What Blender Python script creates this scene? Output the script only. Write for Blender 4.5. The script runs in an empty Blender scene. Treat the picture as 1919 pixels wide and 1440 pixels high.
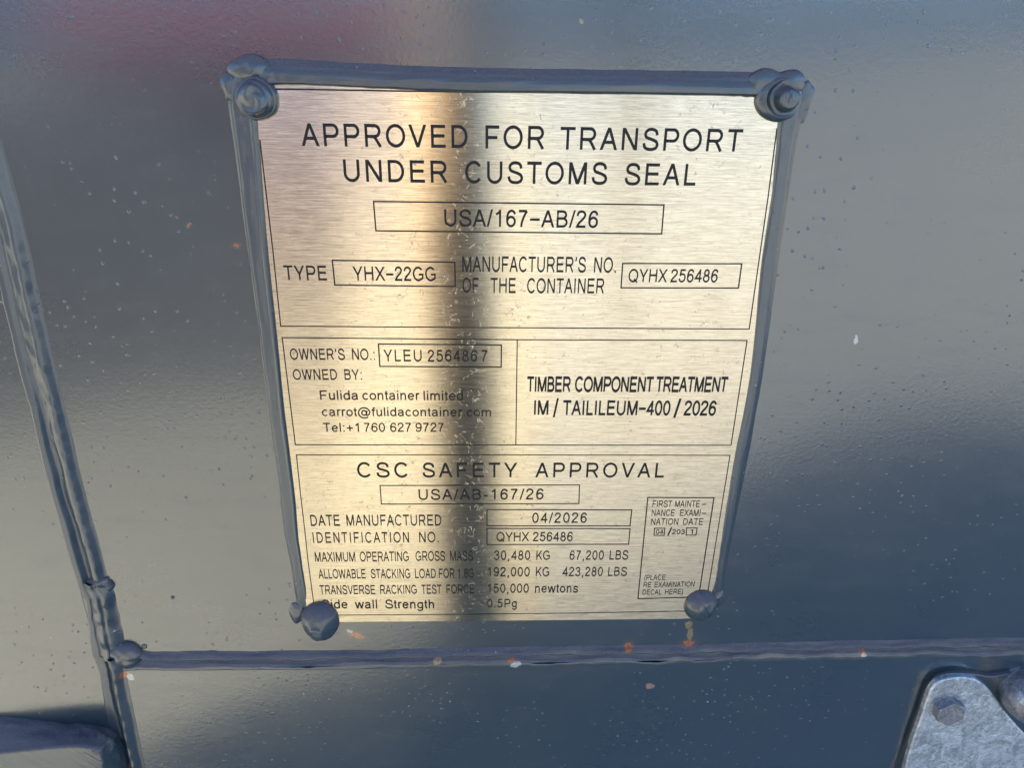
import bpy, bmesh, math, random
from mathutils import Vector, Matrix, noise as mnoise
random.seed(7)
S = bpy.context.scene
col = S.collection

# ------------------------------------------------------------------ camera
FPX = 1390.0                      # focal length in pixels of the 1919 px wide photograph
PITCH, YAW, ROLL = math.radians(23.68), math.radians(2.09), math.radians(-0.978)
CAM = Vector((0.0, -0.3245, 1.50))
Rm = (Matrix.Rotation(-YAW, 3, 'Z') @ Matrix.Rotation(-PITCH, 3, 'X') @ Matrix.Rotation(ROLL, 3, 'Y'))
cd = bpy.data.cameras.new('camera'); cam = bpy.data.objects.new('camera', cd); col.objects.link(cam)
cd.sensor_width = 36; cd.lens = FPX / 1919 * 36; cd.clip_start = 0.01; cd.clip_end = 2000
cam.matrix_world = Matrix.Translation(CAM) @ (Rm @ Matrix(((1, 0, 0), (0, 0, -1), (0, 1, 0)))).to_4x4()
S.camera = cam

def ray(px, py):
    return Rm @ Vector(((px - 959.5) / FPX, 1.0, -(py - 720) / FPX))
def P(px, py, y=0.0):             # photo measurement -> point on the plane y = const of the door
    d = ray(px, py); return CAM + d * ((y - CAM.y) / d.y)
def mirror_ground(px, py, z=0.0): # where the door mirrors the yard
    d = ray(px, py); t = (z - CAM.z) / d.z; p = CAM + d * t; return Vector((p.x, -p.y, z))

# ------------------------------------------------------------------ light
SUN_EL, SUN_AZ = math.radians(27), math.atan2(-0.86, 0.52)   # azimuth from +Y towards +X
w = bpy.data.worlds.new("World"); S.world = w; w.use_nodes = True
nt = w.node_tree; sky = nt.nodes.new('ShaderNodeTexSky'); sky.sky_type = 'NISHITA'; sky.sun_disc = False
sky.sun_elevation = SUN_EL; sky.sun_rotation = SUN_AZ; sky.dust_density = 0.2; sky.ozone_density = 3.0; sky.altitude = 1500
bg = nt.nodes['Background']; bg.inputs[1].default_value = 0.055
nt.links.new(sky.outputs[0], bg.inputs[0])
sd = bpy.data.lights.new('sun', 'SUN'); sd.energy = 5.0; sd.angle = math.radians(0.5); sd.color = (1, 0.90, 0.74)
sun = bpy.data.objects.new('sun', sd); col.objects.link(sun)
tos = Vector((math.sin(SUN_AZ) * math.cos(SUN_EL), math.cos(SUN_AZ) * math.cos(SUN_EL), math.sin(SUN_EL)))
sun.rotation_euler = tos.to_track_quat('Z', 'Y').to_euler(); sun.location = (0, 0, 10)
S.view_settings.view_transform = 'Standard'; S.view_settings.look = 'None'
S.view_settings.exposure = 3.1; S.view_settings.gamma = 1
S.render.engine = 'CYCLES'; S.cycles.use_denoising = True; S.cycles.max_bounces = 8

# ------------------------------------------------------------------ object helpers
def link(name, me, mat=None, parent=None, **kw):
    o = bpy.data.objects.new(name, me); col.objects.link(o)
    if mat is not None and me is not None: me.materials.append(mat)
    if parent is not None:
        o.parent = parent; o.matrix_parent_inverse = parent.matrix_world.inverted()
    for k, v in kw.items(): o[k] = v
    return o
def mesh(name, vs, fs, smooth=False):
    me = bpy.data.meshes.new(name); me.from_pydata([tuple(v) for v in vs], [], fs); me.update()
    if smooth: me.polygons.foreach_set('use_smooth', [True] * len(me.polygons))
    return me
def empty(name, loc, **kw):
    o = bpy.data.objects.new(name, None); col.objects.link(o); o.location = loc; o.empty_display_size = .02
    bpy.context.view_layer.update()
    for k, v in kw.items(): o[k] = v
    return o
def box(vs, fs, x0, x1, y0, y1, z0, z1):
    b = len(vs)
    vs += [(x0,y0,z0),(x1,y0,z0),(x1,y1,z0),(x0,y1,z0),(x0,y0,z1),(x1,y0,z1),(x1,y1,z1),(x0,y1,z1)]
    fs += [tuple(b+i for i in f) for f in ((0,3,2,1),(4,5,6,7),(0,1,5,4),(1,2,6,5),(2,3,7,6),(3,0,4,7))]
def lerp(a, b, t): return a + (b - a) * t
def interp(tab, t):
    if t <= tab[0][0]: return tab[0][1]
    for (a, u), (b, v) in zip(tab, tab[1:]):
        if t <= b:
            s = (t - a) / (b - a); s = s * s * (3 - 2 * s) * .5 + s * .5
            return lerp(u, v, s)
    return tab[-1][1]
def gauss_(t, c, w): return math.exp(-((t-c)/w)**2)
def nz(x, y, z=0.0): return mnoise.noise(Vector((x, y, z)))
def catmull(pts, n):
    out = []
    for i in range(len(pts) - 1):
        p0 = pts[max(i-1, 0)]; p1 = pts[i]; p2 = pts[i+1]; p3 = pts[min(i+2, len(pts)-1)]
        for j in range(n):
            t = j / n
            out.append(tuple(0.5*((2*b)+(-a+c)*t+(2*a-5*b+4*c-d)*t*t+(-a+3*b-3*c+d)*t**3) for a, b, c, d in zip(p0, p1, p2, p3)))
    out.append(tuple(pts[-1])); return out

# ------------------------------------------------------------------ materials
class NT:
    def __init__(s, name):
        s.m = bpy.data.materials.new(name); s.m.use_nodes = True; s.t = s.m.node_tree
        s.b = s.t.nodes['Principled BSDF']
    def n(s, ty, **kw):
        nd = s.t.nodes.new(ty)
        for k, v in kw.items():
            if k in nd.inputs.keys(): 
                s.put(nd.inputs[k], v)
            else: setattr(nd, k, v)
        return nd
    def put(s, sock, v):
        if isinstance(v, bpy.types.NodeSocket): s.t.links.new(v, sock)
        else: sock.default_value = v
    def math(s, op, a, b=0.0, c=0.0, clamp=False):
        nd = s.t.nodes.new('ShaderNodeMath'); nd.operation = op; nd.use_clamp = clamp
        s.put(nd.inputs[0], a); s.put(nd.inputs[1], b); s.put(nd.inputs[2], c); return nd.outputs[0]
    def ramp(s, v, a, b, lo=0.0, hi=1.0):
        nd = s.t.nodes.new('ShaderNodeMapRange'); nd.interpolation_type = 'SMOOTHSTEP'
        for i, x in enumerate((v, a, b, lo, hi)): s.put(nd.inputs[i], x)
        return nd.outputs[0]
    def mix(s, f, a, b):
        nd = s.t.nodes.new('ShaderNodeMix'); nd.data_type = 'RGBA'
        s.put(nd.inputs[0], f); s.put(nd.inputs[6], a); s.put(nd.inputs[7], b); return nd.outputs[2]
    def noise(s, vec, scale, detail=2.0, rough=.5, dist=0.0):
        nd = s.n('ShaderNodeTexNoise'); s.put(nd.inputs['Vector'], vec)
        nd.inputs['Scale'].default_value = scale; nd.inputs['Detail'].default_value = detail
        nd.inputs['Roughness'].default_value = rough; nd.inputs['Distortion'].default_value = dist
        return nd.outputs['Fac']
    def scale(s, vec, x, y, z):
        nd = s.n('ShaderNodeVectorMath', operation='MULTIPLY'); s.put(nd.inputs[0], vec); nd.inputs[1].default_value = (x, y, z)
        return nd.outputs[0]
    def voro(s, vec, scale, feature='F1'):
        nd = s.n('ShaderNodeTexVoronoi', feature=feature); s.put(nd.inputs['Vector'], vec); nd.inputs['Scale'].default_value = scale
        return nd
    def bump(s, h, strength, dist, prev=None):
        nd = s.n('ShaderNodeBump'); s.put(nd.inputs['Height'], h); nd.inputs['Strength'].default_value = strength
        nd.inputs['Distance'].default_value = dist
        if prev is not None: s.put(nd.inputs['Normal'], prev)
        return nd.outputs[0]
    def set(s, **kw):
        for k, v in kw.items(): s.put(s.b.inputs[k.replace('_', ' ')], v)
def rgb(r, g, b): return (r, g, b, 1.0)
def rnd(nd):   # random value per voronoi cell
    return nd.outputs['Color']

# rust and scratch marks on the paint: photo x, y, radius x, radius y (px), tilt, kind
MARKS = [(668,1192,16,5,-.45,'r'),(655,1184,6,3,-.5,'w'),(1291,1172,7,8,0,'y'),(1293,1190,6,12,0,'y'),(1290,1206,11,5,0,'r'),
         (1177,1212,8,7,0,'r'),(959,1233,8,4,0,'r'),(966,1239,11,5,.3,'w'),(820,1234,9,5,0,'o'),(1613,1217,5,4,0,'r'),
         (1614,1222,6,3,0,'w'),(1216,1279,9,6,-.3,'o'),(443,461,6,4,0,'r'),(355,421,4,2.5,0,'r'),(238,1257,9,5,.2,'r'),(249,1262,7,6,0,'w'),
         (1604,637,4,9,0,'w'),(1090,40,6,5,0,'o'),(243,1432,5,4,0,'r')]
def paint(name, tint=1.0, radd=0.0, coat=1.0):
    k = NT(name); oc = k.n('ShaderNodeNewGeometry'); pos = oc.outputs['Position']
    big = k.noise(pos, 9, 3)
    c = k.mix(big, rgb(.014*tint, .027*tint, .037*tint), rgb(.018*tint, .032*tint, .043*tint))
    # fine grime
    g = k.noise(pos, 1500, 3, .6)
    c = k.mix(k.ramp(g, .62, .80, 0, .35), c, rgb(.16, .16, .155))
    # dust settled on upward faces
    nsep = k.n('ShaderNodeSeparateXYZ'); k.put(nsep.inputs[0], oc.outputs['Normal'])
    up = k.ramp(nsep.outputs['Z'], .18, .55)
    gd = k.noise(pos, 1700, 3, .8)
    c = k.mix(k.math('MULTIPLY', up, k.ramp(gd, .42, .60, .30, .95)), c, rgb(.105, .088, .105))
    # white specks
    warp = k.n('ShaderNodeVectorMath', operation='ADD'); k.put(warp.inputs[0], pos)
    nv = k.n('ShaderNodeTexNoise'); k.put(nv.inputs['Vector'], pos); nv.inputs['Scale'].default_value = 900
    nvs = k.scale(nv.outputs['Color'], .0014, .0014, .0014); k.put(warp.inputs[1], nvs); wp = warp.outputs[0]
    spk = None
    for sc, th, keep, in ((120, .080, .50), (260, .085, .60)):
        v = k.voro(wp, sc); sep = k.n('ShaderNodeSeparateColor'); k.put(sep.inputs[0], v.outputs['Color'])
        size = k.math('MULTIPLY', sep.outputs[1], th)
        m = k.math('MULTIPLY', k.math('LESS_THAN', v.outputs['Distance'], size), k.math('GREATER_THAN', sep.outputs[0], keep))
        spk = m if spk is None else k.math('MAXIMUM', spk, m)
    clus = k.ramp(k.noise(pos, 11, 4, .7), .44, .60, .12, 1.0)
    c = k.mix(k.math('MULTIPLY', k.math('MULTIPLY', spk, clus), .60), c, rgb(.42, .40, .35))
    # rust marks
    sp = k.n('ShaderNodeSeparateXYZ'); k.put(sp.inputs[0], pos)
    n1 = k.math('SUBTRACT', k.noise(pos, 520, 4, .65), .5); n2 = k.math('SUBTRACT', k.noise(k.scale(pos, 1, 1, -1), 520, 4, .65), .5)
    groups = {}
    for (px, py, rx, ry, tl, kind) in MARKS:
        q = P(px, py); sx = (P(px + rx, py) - q).length; sz = (P(px, py + ry) - q).length
        dx = k.math('ADD', k.math('SUBTRACT', sp.outputs['X'], q.x), k.math('MULTIPLY', n1, .0035))
        dz = k.math('ADD', k.math('SUBTRACT', sp.outputs['Z'], q.z), k.math('MULTIPLY', n2, .0035))
        ca, sa = math.cos(tl), math.sin(tl)
        ex = k.math('DIVIDE', k.math('ADD', k.math('MULTIPLY', dx, ca), k.math('MULTIPLY', dz, sa)), sx)
        ez = k.math('DIVIDE', k.math('SUBTRACT', k.math('MULTIPLY', dz, ca), k.math('MULTIPLY', dx, sa)), sz)
        d = k.math('ADD', k.math('MULTIPLY', ex, ex), k.math('MULTIPLY', ez, ez))
        groups[kind] = d if kind not in groups else k.math('MINIMUM', groups[kind], d)
    fine = k.noise(pos, 900, 3, .7)
    colr = k.mix(k.ramp(fine, .40, .60), rgb(.26, .045, .012), rgb(.36, .12, .035))
    c = k.mix(k.math('MULTIPLY', k.ramp(groups['r'], 4.5, .6), k.ramp(fine, .35, .6, .05, .45)), c, rgb(.15, .085, .04))
    for kind, cc, a in (('y', rgb(.24, .17, .05), .75), ('o', rgb(.30, .18, .09), .8), ('r', colr, .95), ('w', rgb(.38, .40, .37), .85)):
        f = k.math('MULTIPLY', k.ramp(groups[kind], 1.15, .55), k.ramp(fine, .32, .46, .1, a))
        c = k.mix(f, c, cc)
    ro = k.math('ADD', k.ramp(big, .3, .7, .26+radd, .31+radd), k.math('MULTIPLY', up, .35))
    ro = k.math('MAXIMUM', ro, k.math('MULTIPLY', spk, .7))
    ro = k.math('ADD', ro, k.ramp(k.noise(k.scale(pos, 1, 1, 3.5), 28, 6, .75), .45, .75, 0, .10))
    b = k.bump(k.noise(pos, 3.2, 1), 1.0, .006)
    b = k.bump(k.noise(pos, 420, 2, .5), .30, .00010, b)
    pv = k.voro(wp, 230); ps = k.n('ShaderNodeSeparateColor'); k.put(ps.inputs[0], pv.outputs['Color'])
    pits = k.math('MULTIPLY', k.ramp(pv.outputs['Distance'], .20, .06), k.math('GREATER_THAN', ps.outputs[2], .35))
    b = k.bump(k.math('MULTIPLY', pits, clus), 1.0, .00017, b); b = k.bump(k.noise(pos, 700, 3, .6), .6, .00005, b)
    b = k.bump(k.math('MULTIPLY', up, gd), .6, .0004, b)
    k.set(Base_Color=c, Roughness=ro, Normal=b, IOR=1.58, Coat_Weight=k.math('SUBTRACT', coat,  k.math('MULTIPLY', up, k.ramp(gd, .35, .60, .3, .95))), Coat_Roughness=k.math('MULTIPLY', ro, .5), Coat_IOR=1.72, Coat_Normal=b)
    return k.m

def steel_plate():
    k = NT('brushed_steel'); oc = k.n('ShaderNodeNewGeometry'); pos = oc.outputs['Position']
    s1 = k.noise(k.scale(pos, 55, 1, 1700), 1.0, 4, .65)
    s2 = k.noise(k.scale(pos, 160, 1, 4200), 1.0, 3, .7)
    grain = k.math('ADD', k.math('MULTIPLY', s1, .5), k.math('MULTIPLY', s2, .5))
    c = k.mix(k.ramp(grain, .36, .64), rgb(.40, .348, .270), rgb(.72, .635, .495))
    # dried splashes and dust hairs
    wv = k.n('ShaderNodeVectorMath', operation='ADD'); k.put(wv.inputs[0], pos)
    nv = k.n('ShaderNodeTexNoise'); k.put(nv.inputs['Vector'], pos); nv.inputs['Scale'].default_value = 420; nv.inputs['Detail'].default_value = 3
    k.put(wv.inputs[1], k.scale(nv.outputs['Color'], .004, .004, .004)); wp = wv.outputs[0]
    pat = k.ramp(k.noise(pos, 26, 2), .36, .60)
    hair = k.math('ABSOLUTE', k.math('SUBTRACT', k.noise(wp, 260, 1.5, .5), .5))
    hair = k.math('MULTIPLY', k.ramp(hair, .014, .004), k.ramp(k.noise(pos, 330, 2), .55, .63))
    v = k.voro(wp, 165); sc = k.n('ShaderNodeSeparateColor'); k.put(sc.inputs[0], v.outputs['Color'])
    sz = k.math('ADD', k.math('MULTIPLY', k.math('POWER', sc.outputs[1], 3.0), .15), .025)
    blob = k.math('MULTIPLY', k.ramp(k.math('DIVIDE', v.outputs['Distance'], sz), 1.15, .7), k.math('GREATER_THAN', sc.outputs[0], .60))
    blob = k.math('MULTIPLY', blob, k.ramp(k.noise(pos, 1400, 2, .7), .38, .60, .15, 1))
    v2 = k.voro(wp, 420); sc2 = k.n('ShaderNodeSeparateColor'); k.put(sc2.inputs[0], v2.outputs['Color'])
    dot = k.math('MULTIPLY', k.ramp(v2.outputs['Distance'], .13, .06), k.math('GREATER_THAN', sc2.outputs[0], .74))
    dirt = k.math('MAXIMUM', k.math('MAXIMUM', k.math('MULTIPLY', hair, .8), k.math('MULTIPLY', blob, .75)), k.math('MULTIPLY', dot, .55))
    dirt = k.math('MULTIPLY', dirt, k.math('ADD', k.math('MULTIPLY', pat, .45), .20), clamp=True)
    film = k.math('MULTIPLY', k.ramp(k.noise(pos, 60, 4, .7), .42, .75), .07)
    gl = k.n('ShaderNodeBsdfAnisotropic', distribution='BECKMANN')
    k.put(gl.inputs['Color'], c); k.put(gl.inputs['Roughness'], k.ramp(grain, .3, .7, .19, .235)); gl.inputs['Anisotropy'].default_value = .72
    cx = k.n('ShaderNodeCombineXYZ'); cx.inputs[0].default_value = 1.0
    k.put(gl.inputs['Tangent'], cx.outputs[0])
    b = k.bump(k.noise(pos, 10, 1), 1.0, .0003)
    b = k.bump(grain, .25, .00004, b)
    b = k.bump(dirt, .4, .0001, b)
    k.put(gl.inputs['Normal'], b)
    d = k.n('ShaderNodeBsdfPrincipled'); fn = k.noise(pos, 300, 2)
    k.put(d.inputs['Base Color'], k.mix(k.ramp(fn, .50, .62), rgb(.14, .12, .09), rgb(.26, .14, .065))); d.inputs['Roughness'].default_value = .8
    mx = k.n('ShaderNodeMixShader'); k.put(mx.inputs[0], k.math('ADD', dirt, film, clamp=True)); k.put(mx.inputs[1], gl.outputs[0]); k.put(mx.inputs[2], d.outputs[0])
    k.put(k.t.nodes['Material Output'].inputs[0], mx.outputs[0])
    return k.m
def ink():
    k = NT('etched_black_fill'); pos = k.n('ShaderNodeNewGeometry').outputs['Position']
    n = k.noise(pos, 900, 3, .7)
    k.set(Base_Color=k.mix(k.ramp(n, .62, .78), rgb(.006, .006, .007), rgb(.08, .07, .055)), Roughness=.5, IOR=1.36)
    return k.m
def galv(name, ca, cb, ro):
    k = NT(name); pos = k.n('ShaderNodeNewGeometry').outputs['Position']
    n = k.noise(pos, 330, 6, .75, .8); n2 = k.noise(k.scale(pos, 1, 1, 1), 900, 3, .6)
    v = k.voro(pos, 260); sc = k.n('ShaderNodeSeparateColor'); k.put(sc.inputs[0], v.outputs['Color'])
    big = k.noise(k.scale(pos, 1.5, 1, 1), 75, 4, .75, 1.2)
    f = k.math('ADD', k.math('MULTIPLY', n, .50), k.math('MULTIPLY', big, .50))
    c = k.mix(k.ramp(f, .40, .62), ca, cb)
    c = k.mix(k.ramp(k.noise(pos, 70, 4, .7), .62, .78, 0, .4), c, rgb(.45, .36, .30))
    b = k.bump(f, .7, .0012); b = k.bump(n2, .6, .0003, b)
    k.set(Base_Color=c, Metallic=.85, Roughness=k.ramp(f, .3, .7, ro+.1, ro-.06), Normal=b)
    return k.m
def simple(name, c, rough=.6, metal=0.0, c2=None, sc=20, bumpd=0.0):
    k = NT(name); pos = k.n('ShaderNodeNewGeometry').outputs['Position']
    n = k.noise(pos, sc, 5, .6)
    k.set(Base_Color=k.mix(k.ramp(n, .3, .7), rgb(*c), rgb(*(c2 or [x*1.25 for x in c]))), Roughness=rough, Metallic=metal)
    if bumpd: k.set(Normal=k.bump(n, 1, bumpd))
    return k.m
M_paint = paint('dark_blue_grey_paint')
M_bead = paint('brushed_on_dark_paint', 1.1, .14, .55)
M_plate, M_ink = steel_plate(), ink()
M_galv = galv('galvanised_steel', rgb(.30, .33, .37), rgb(.72, .76, .80), .36)
M_bolt = galv('weathered_bolt_steel', rgb(.17, .17, .19), rgb(.38, .38, .41), .42)
M_wall = simple('container_side_paint', (.035, .042, .05), .4)
M_ground = simple('pale_dry_gravel', (.285, .282, .235), .9, c2=(.36, .357, .30), sc=8, bumpd=.02)
M_lane = simple('dark_lane_fill', (.045, .045, .047), .9, c2=(.07, .068, .066), sc=12, bumpd=.01)
M_red = simple('red_trailer_paint', (.23, .04, .065), .4, c2=(.27, .045, .075))
M_tyre = simple('tyre_rubber', (.02, .02, .02), .8)
M_rim = simple('wheel_metal', (.4, .4, .42), .35, .9)
M_wood = simple('added_pole_wood', (.25, .20, .155), .9, c2=(.31, .25, .195), sc=30, bumpd=.004)

# ------------------------------------------------------------------ ground
g = mesh('ground', [(-400,-400,0),(400,-400,0),(400,400,0),(-400,400,0)], [(0,1,2,3)])
link('ground', g, M_ground, kind='structure')
a0, a1 = mirror_ground(610, 740), mirror_ground(690, 150)
a2, a3 = mirror_ground(-900, 150), mirror_ground(-600, 900)
pad_ = [mirror_ground(1010, 1500), mirror_ground(1010, 180), mirror_ground(2600, 180), mirror_ground(2600, 1500)]
link('added_concrete_apron', mesh('added_concrete_apron', [(v.x, v.y, .004) for v in pad_], [(0,1,2,3)]), simple('pale_concrete', (.255, .270, .265), .85, c2=(.31, .325, .32), sc=6, bumpd=.002), kind='structure')  # sheet added out of view for the neutral tone mirrored at right
link('added_dark_lane', mesh('added_dark_lane', [(v.x, v.y, .004) for v in (a0, a3, a2, a1)], [(0,1,2,3)]), M_lane, kind='structure')  # dark sheet added, its edges shaped for the darker left reflection

# ------------------------------------------------------------------ container with its door
CX0, CX1, CZ0, CZ1 = -2.42, 0.49, 0.12, 2.70
cont = empty('shipping_container', (0, 0, 0), label='dark blue grey painted steel container door panel behind the metal data plate', category='shipping container')
weld_v = [(-262,-700),(-118,-60),(-45,180),(0,330),(30,446),(73,640),(105,770),(140,920),(164,1005),(187,1088),(199,1130),(213,1199),(226,1270),(234,1310),(262,1440),(300,1600)]
WX = P(150, 960).x                     # the seam between post and panel
zt = P(700, 1224).z
vs, fs = [], []
xl = [P(*q).x for q in weld_v]
def seam_z(x):                          # horizontal weld line height at world x
    pts = [(P(a, b).x, P(a, b).z) for a, b in ((236,1232),(500,1231),(700,1229),(1000,1222.5),(1290,1219),(1500,1213),(1919,1205.5),(2300,1199))]
    if x <= pts[0][0]: return pts[0][1]
    for (a, u), (b, v) in zip(pts, pts[1:]):
        if x <= b: return lerp(u, v, (x-a)/(b-a))
    return pts[-1][1]
LOW = -.0032                             # lower panel stands this much proud
# main panel above the horizontal seam
n = 40; vs = []; fs = []
for i in range(n+1):
    x = lerp(min(xl) - .02, CX1, i/n); vs += [(x, 0, seam_z(x) - .001), (x, 0, CZ1)]
    if i: b = 2*i; fs.append((b-2, b, b+1, b-1))
link('door_panel', mesh('door_panel', vs, fs), M_paint, cont)
# post left of the vertical seam (follows the seam)
vpts = catmull([(P(a, b).x, P(a, b).z) for a, b in weld_v], 30)
vs = [(CX0, -.0030, CZ1)] + [(x - .0079, -.0030, z) for x, z in vpts] + [(CX0, -.0030, CZ0)]
vs.insert(1, (vpts[0][0]-.0079, -.0030, CZ1)); vs.insert(-1, (vpts[-1][0]-.0079, -.0030, CZ0))
me = bpy.data.meshes.new('door_post'); bm = bmesh.new(); bv = [bm.verts.new(v) for v in vs]; bm.faces.new(list(reversed(bv)))
bmesh.ops.triangulate(bm, faces=bm.faces[:]); bm.normal_update()
for f in bm.faces:
    if f.normal.y > 0: f.normal_flip()
bm.to_mesh(me); bm.free()
link('door_post', me, M_paint, cont, label='painted steel strip left of the vertical weld')
# lower panel, its left edge follows the vertical weld
zs = seam_z(P(232, 1232).x)
q = [(x + .0035, LOW, z) for x, z in vpts if z < zs - .0063]
q = [(q[0][0], LOW, zs - .0063)] + q + [(q[-1][0], LOW, CZ0), (CX1, LOW, CZ0)]
for i in range(n, 0, -1):
    x = lerp(q[0][0], CX1, i/n); q.append((x, LOW, seam_z(x) - .0063))
me = bpy.data.meshes.new('lower_panel'); bm = bmesh.new(); bm.faces.new([bm.verts.new(v) for v in q])
bmesh.ops.triangulate(bm, faces=bm.faces[:]); bm.normal_update()
for f in bm.faces:
    if f.normal.y > 0: f.normal_flip()
bm.to_mesh(me); bm.free()
link('lower_panel', me, M_paint, cont, label='painted panel below the horizontal weld, standing slightly proud')
# body behind
vs = []; fs = []; box(vs, fs, CX0, CX1, .02, 6.1, CZ0 + .02, CZ1 - .01)
link('container_body', mesh('container_body', vs, fs), M_wall, cont)

def weld(name, path, prof, halfw, side, lab, amp, step=.0006, yoff=lambda s: 0.0, parent=cont):
    """path: list of (x,z); prof(s, u, dist): protrusion at cross position s (metres)"""
    pts = [path[0]]; L = [0.0]
    # resample
    seg = []; tot = 0
    for (ax, az), (bx, bz) in zip(path, path[1:]):
        d = math.hypot(bx-ax, bz-az); seg.append((tot, d, ax, az, bx, bz)); tot += d
    N = int(tot/step); j = 0; rows = []
    for i in range(N+1):
        d = tot*i/N
        while j < len(seg)-1 and d > seg[j][0]+seg[j][1]: j += 1
        t0, dl, ax, az, bx, bz = seg[j]; t = min(1, (d-t0)/max(dl, 1e-9))
        rows.append((d, ax+(bx-ax)*t, az+(bz-az)*t))
    # smooth normals
    cs = side; vs = []; fs = []; m = len(cs)
    for i, (d, x, z) in enumerate(rows):
        x0, z0 = rows[max(i-6, 0)][1:]; x1, z1 = rows[min(i+6, N)][1:]
        tx, tz = x1-x0, z1-z0; l = math.hypot(tx, tz); tx /= l; tz /= l
        nx, nzv = -tz, tx                      # left-hand normal
        for s in cs:
            w_ = max(0.0, min(1.0, (s-cs[0])/.0018, (cs[-1]-s)/.0018))
            so = s + w_*amp*(.0011*nz(d*45, s*150, 3) + .0005*nz(d*150, s*150, 9))
            h = prof(s, d)
            vs.append((x+nx*so, -h, z+nzv*so))
    for i in range(N):
        for j in range(m-1):
            a = i*m+j; fs.append((a, a+1, a+m+1, a+m))
    me = mesh(name, vs, fs, True)
    bm = bmesh.new(); bm.from_mesh(me); bm.normal_update()
    if sum(f.normal.y for f in bm.faces) > 0: bmesh.ops.reverse_faces(bm, faces=bm.faces[:])
    bm.to_mesh(me); bm.free()
    me.polygons.foreach_set('use_smooth', [True]*len(me.polygons))
    return link(name, me, M_bead, parent, label=lab)
def frange(a, b, n): return [lerp(a, b, i/n) for i in range(n+1)]
# vertical weld: path runs downwards, left-hand normal of downward path (tx=0,tz=-1) -> nx=+1 : s>0 is right
def profV(s, d):
    lump = 1 + .20*nz(d*60, 5, 1) + .10*nz(d*200, s*200, 2)
    w2 = max(0, nz(d*22, 7.7, 0)); zz = zV1 - d; gd_ = max(0, min(1, (zz - P(150, 960).z)/.09)); gl_ = .0005 + .0016*gd_
    h = interp([(-.0120,.0022),(-.0106,.0027),(-.0097,.0033),(-.0074,.0032),(-.0050,gl_-.0003*w2),(-.0037,gl_+.0003+.0005*gd_*nz(d*150,s*200,3)),(-.0014,.0026*lump),(-.0002,.0029*lump),(.0006,.0028*lump),(.0040,.0002),(.0060,-.0003)], s)
    return h
top = [p for p in vpts]
cut = P(187, 1090).z; cut2 = P(232, 1232).z
pathV1 = [p for p in top if p[1] > cut and p[1] < CZ1]; zV1 = pathV1[0][1]
pathV2 = [p for p in top if cut2 < p[1] <= cut + .001]
pathV3 = [p for p in top if p[1] <= cut2 + .003]
cs = frange(-.0120, .0060, 40)
weld('weld_bead', pathV1, profV, .0058, cs, 'long straight vertical weld bead left of the plate', .5)
def profV2(s, d):
    lump = 1 + .35*nz(d*60, 5, 4) + .25*nz(d*140, s*200, 2)
    return interp([(-.0120,.0022),(-.0106,.0027),(-.0097,.0033),(-.0074,.0032),(-.0066,.0026),(-.0052,.0034*lump),(-.0026,.0042*lump),(-.0012,.0030*lump),(.0000,.0030*lump),(.0052,.0001),(.0066,-.0003)], s)
weld('weld_bead', pathV2, profV2, .006, frange(-.0120, .0066, 40), 'short lumpy weld stretch just above the weld crossing', 1.3)
def profV3(s, d):
    lump = 1 + .15*nz(d*60, 5, 4) + .10*nz(d*140, s*200, 2)
    return interp([(-.0120,.0022),(-.0106,.0027),(-.0097,.0033),(-.0074,.0032),(-.0052,.0030),(-.0042,.0012),(-.0032,.0034*lump),(-.0016,.0056*lump),(-.0006,.0057*lump),(.0036,.0032),(.0052,.0033),(.0062,.0028)], s)
weld('weld_bead', pathV3, profV3, .0055, frange(-.0120, .0062, 40), 'vertical weld below the weld crossing', .8)
# horizontal weld: path left to right (tx=1) -> nz=+1 : s>0 is up
xs = frange(P(232,1232).x, CX1, 400)
pathH = [(x, seam_z(x)) for x in xs]
def profH(s, d):
    lump = 1 + .22*nz(d*50, 2, 1) + .12*nz(d*200, s*200, 2)
    fade = 1 if d > .05 else .35 + .65*d/.05
    u = .0014 + .0006*nz(d*60, 4, 4) - .0004*nz(d*170, 1, 8)
    return interp([(-.0090,.0028),(-.0078,.0034),(-.0060,.0033),(-.0040,.0027*(.6+.4*fade)),(-.0024,.0014),(-.0014,u*.6),(-.0004,.0024*lump),(.0004,.0027*lump),(.0016,.0021*lump),(.0038,.0005),(.0046,.0),(.0054,-.0004)], s/.86)
weld('weld_bead', pathH, profH, .0050, frange(-.0078, .00465, 40), 'horizontal weld bead running right below the plate', 1.7)

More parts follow.
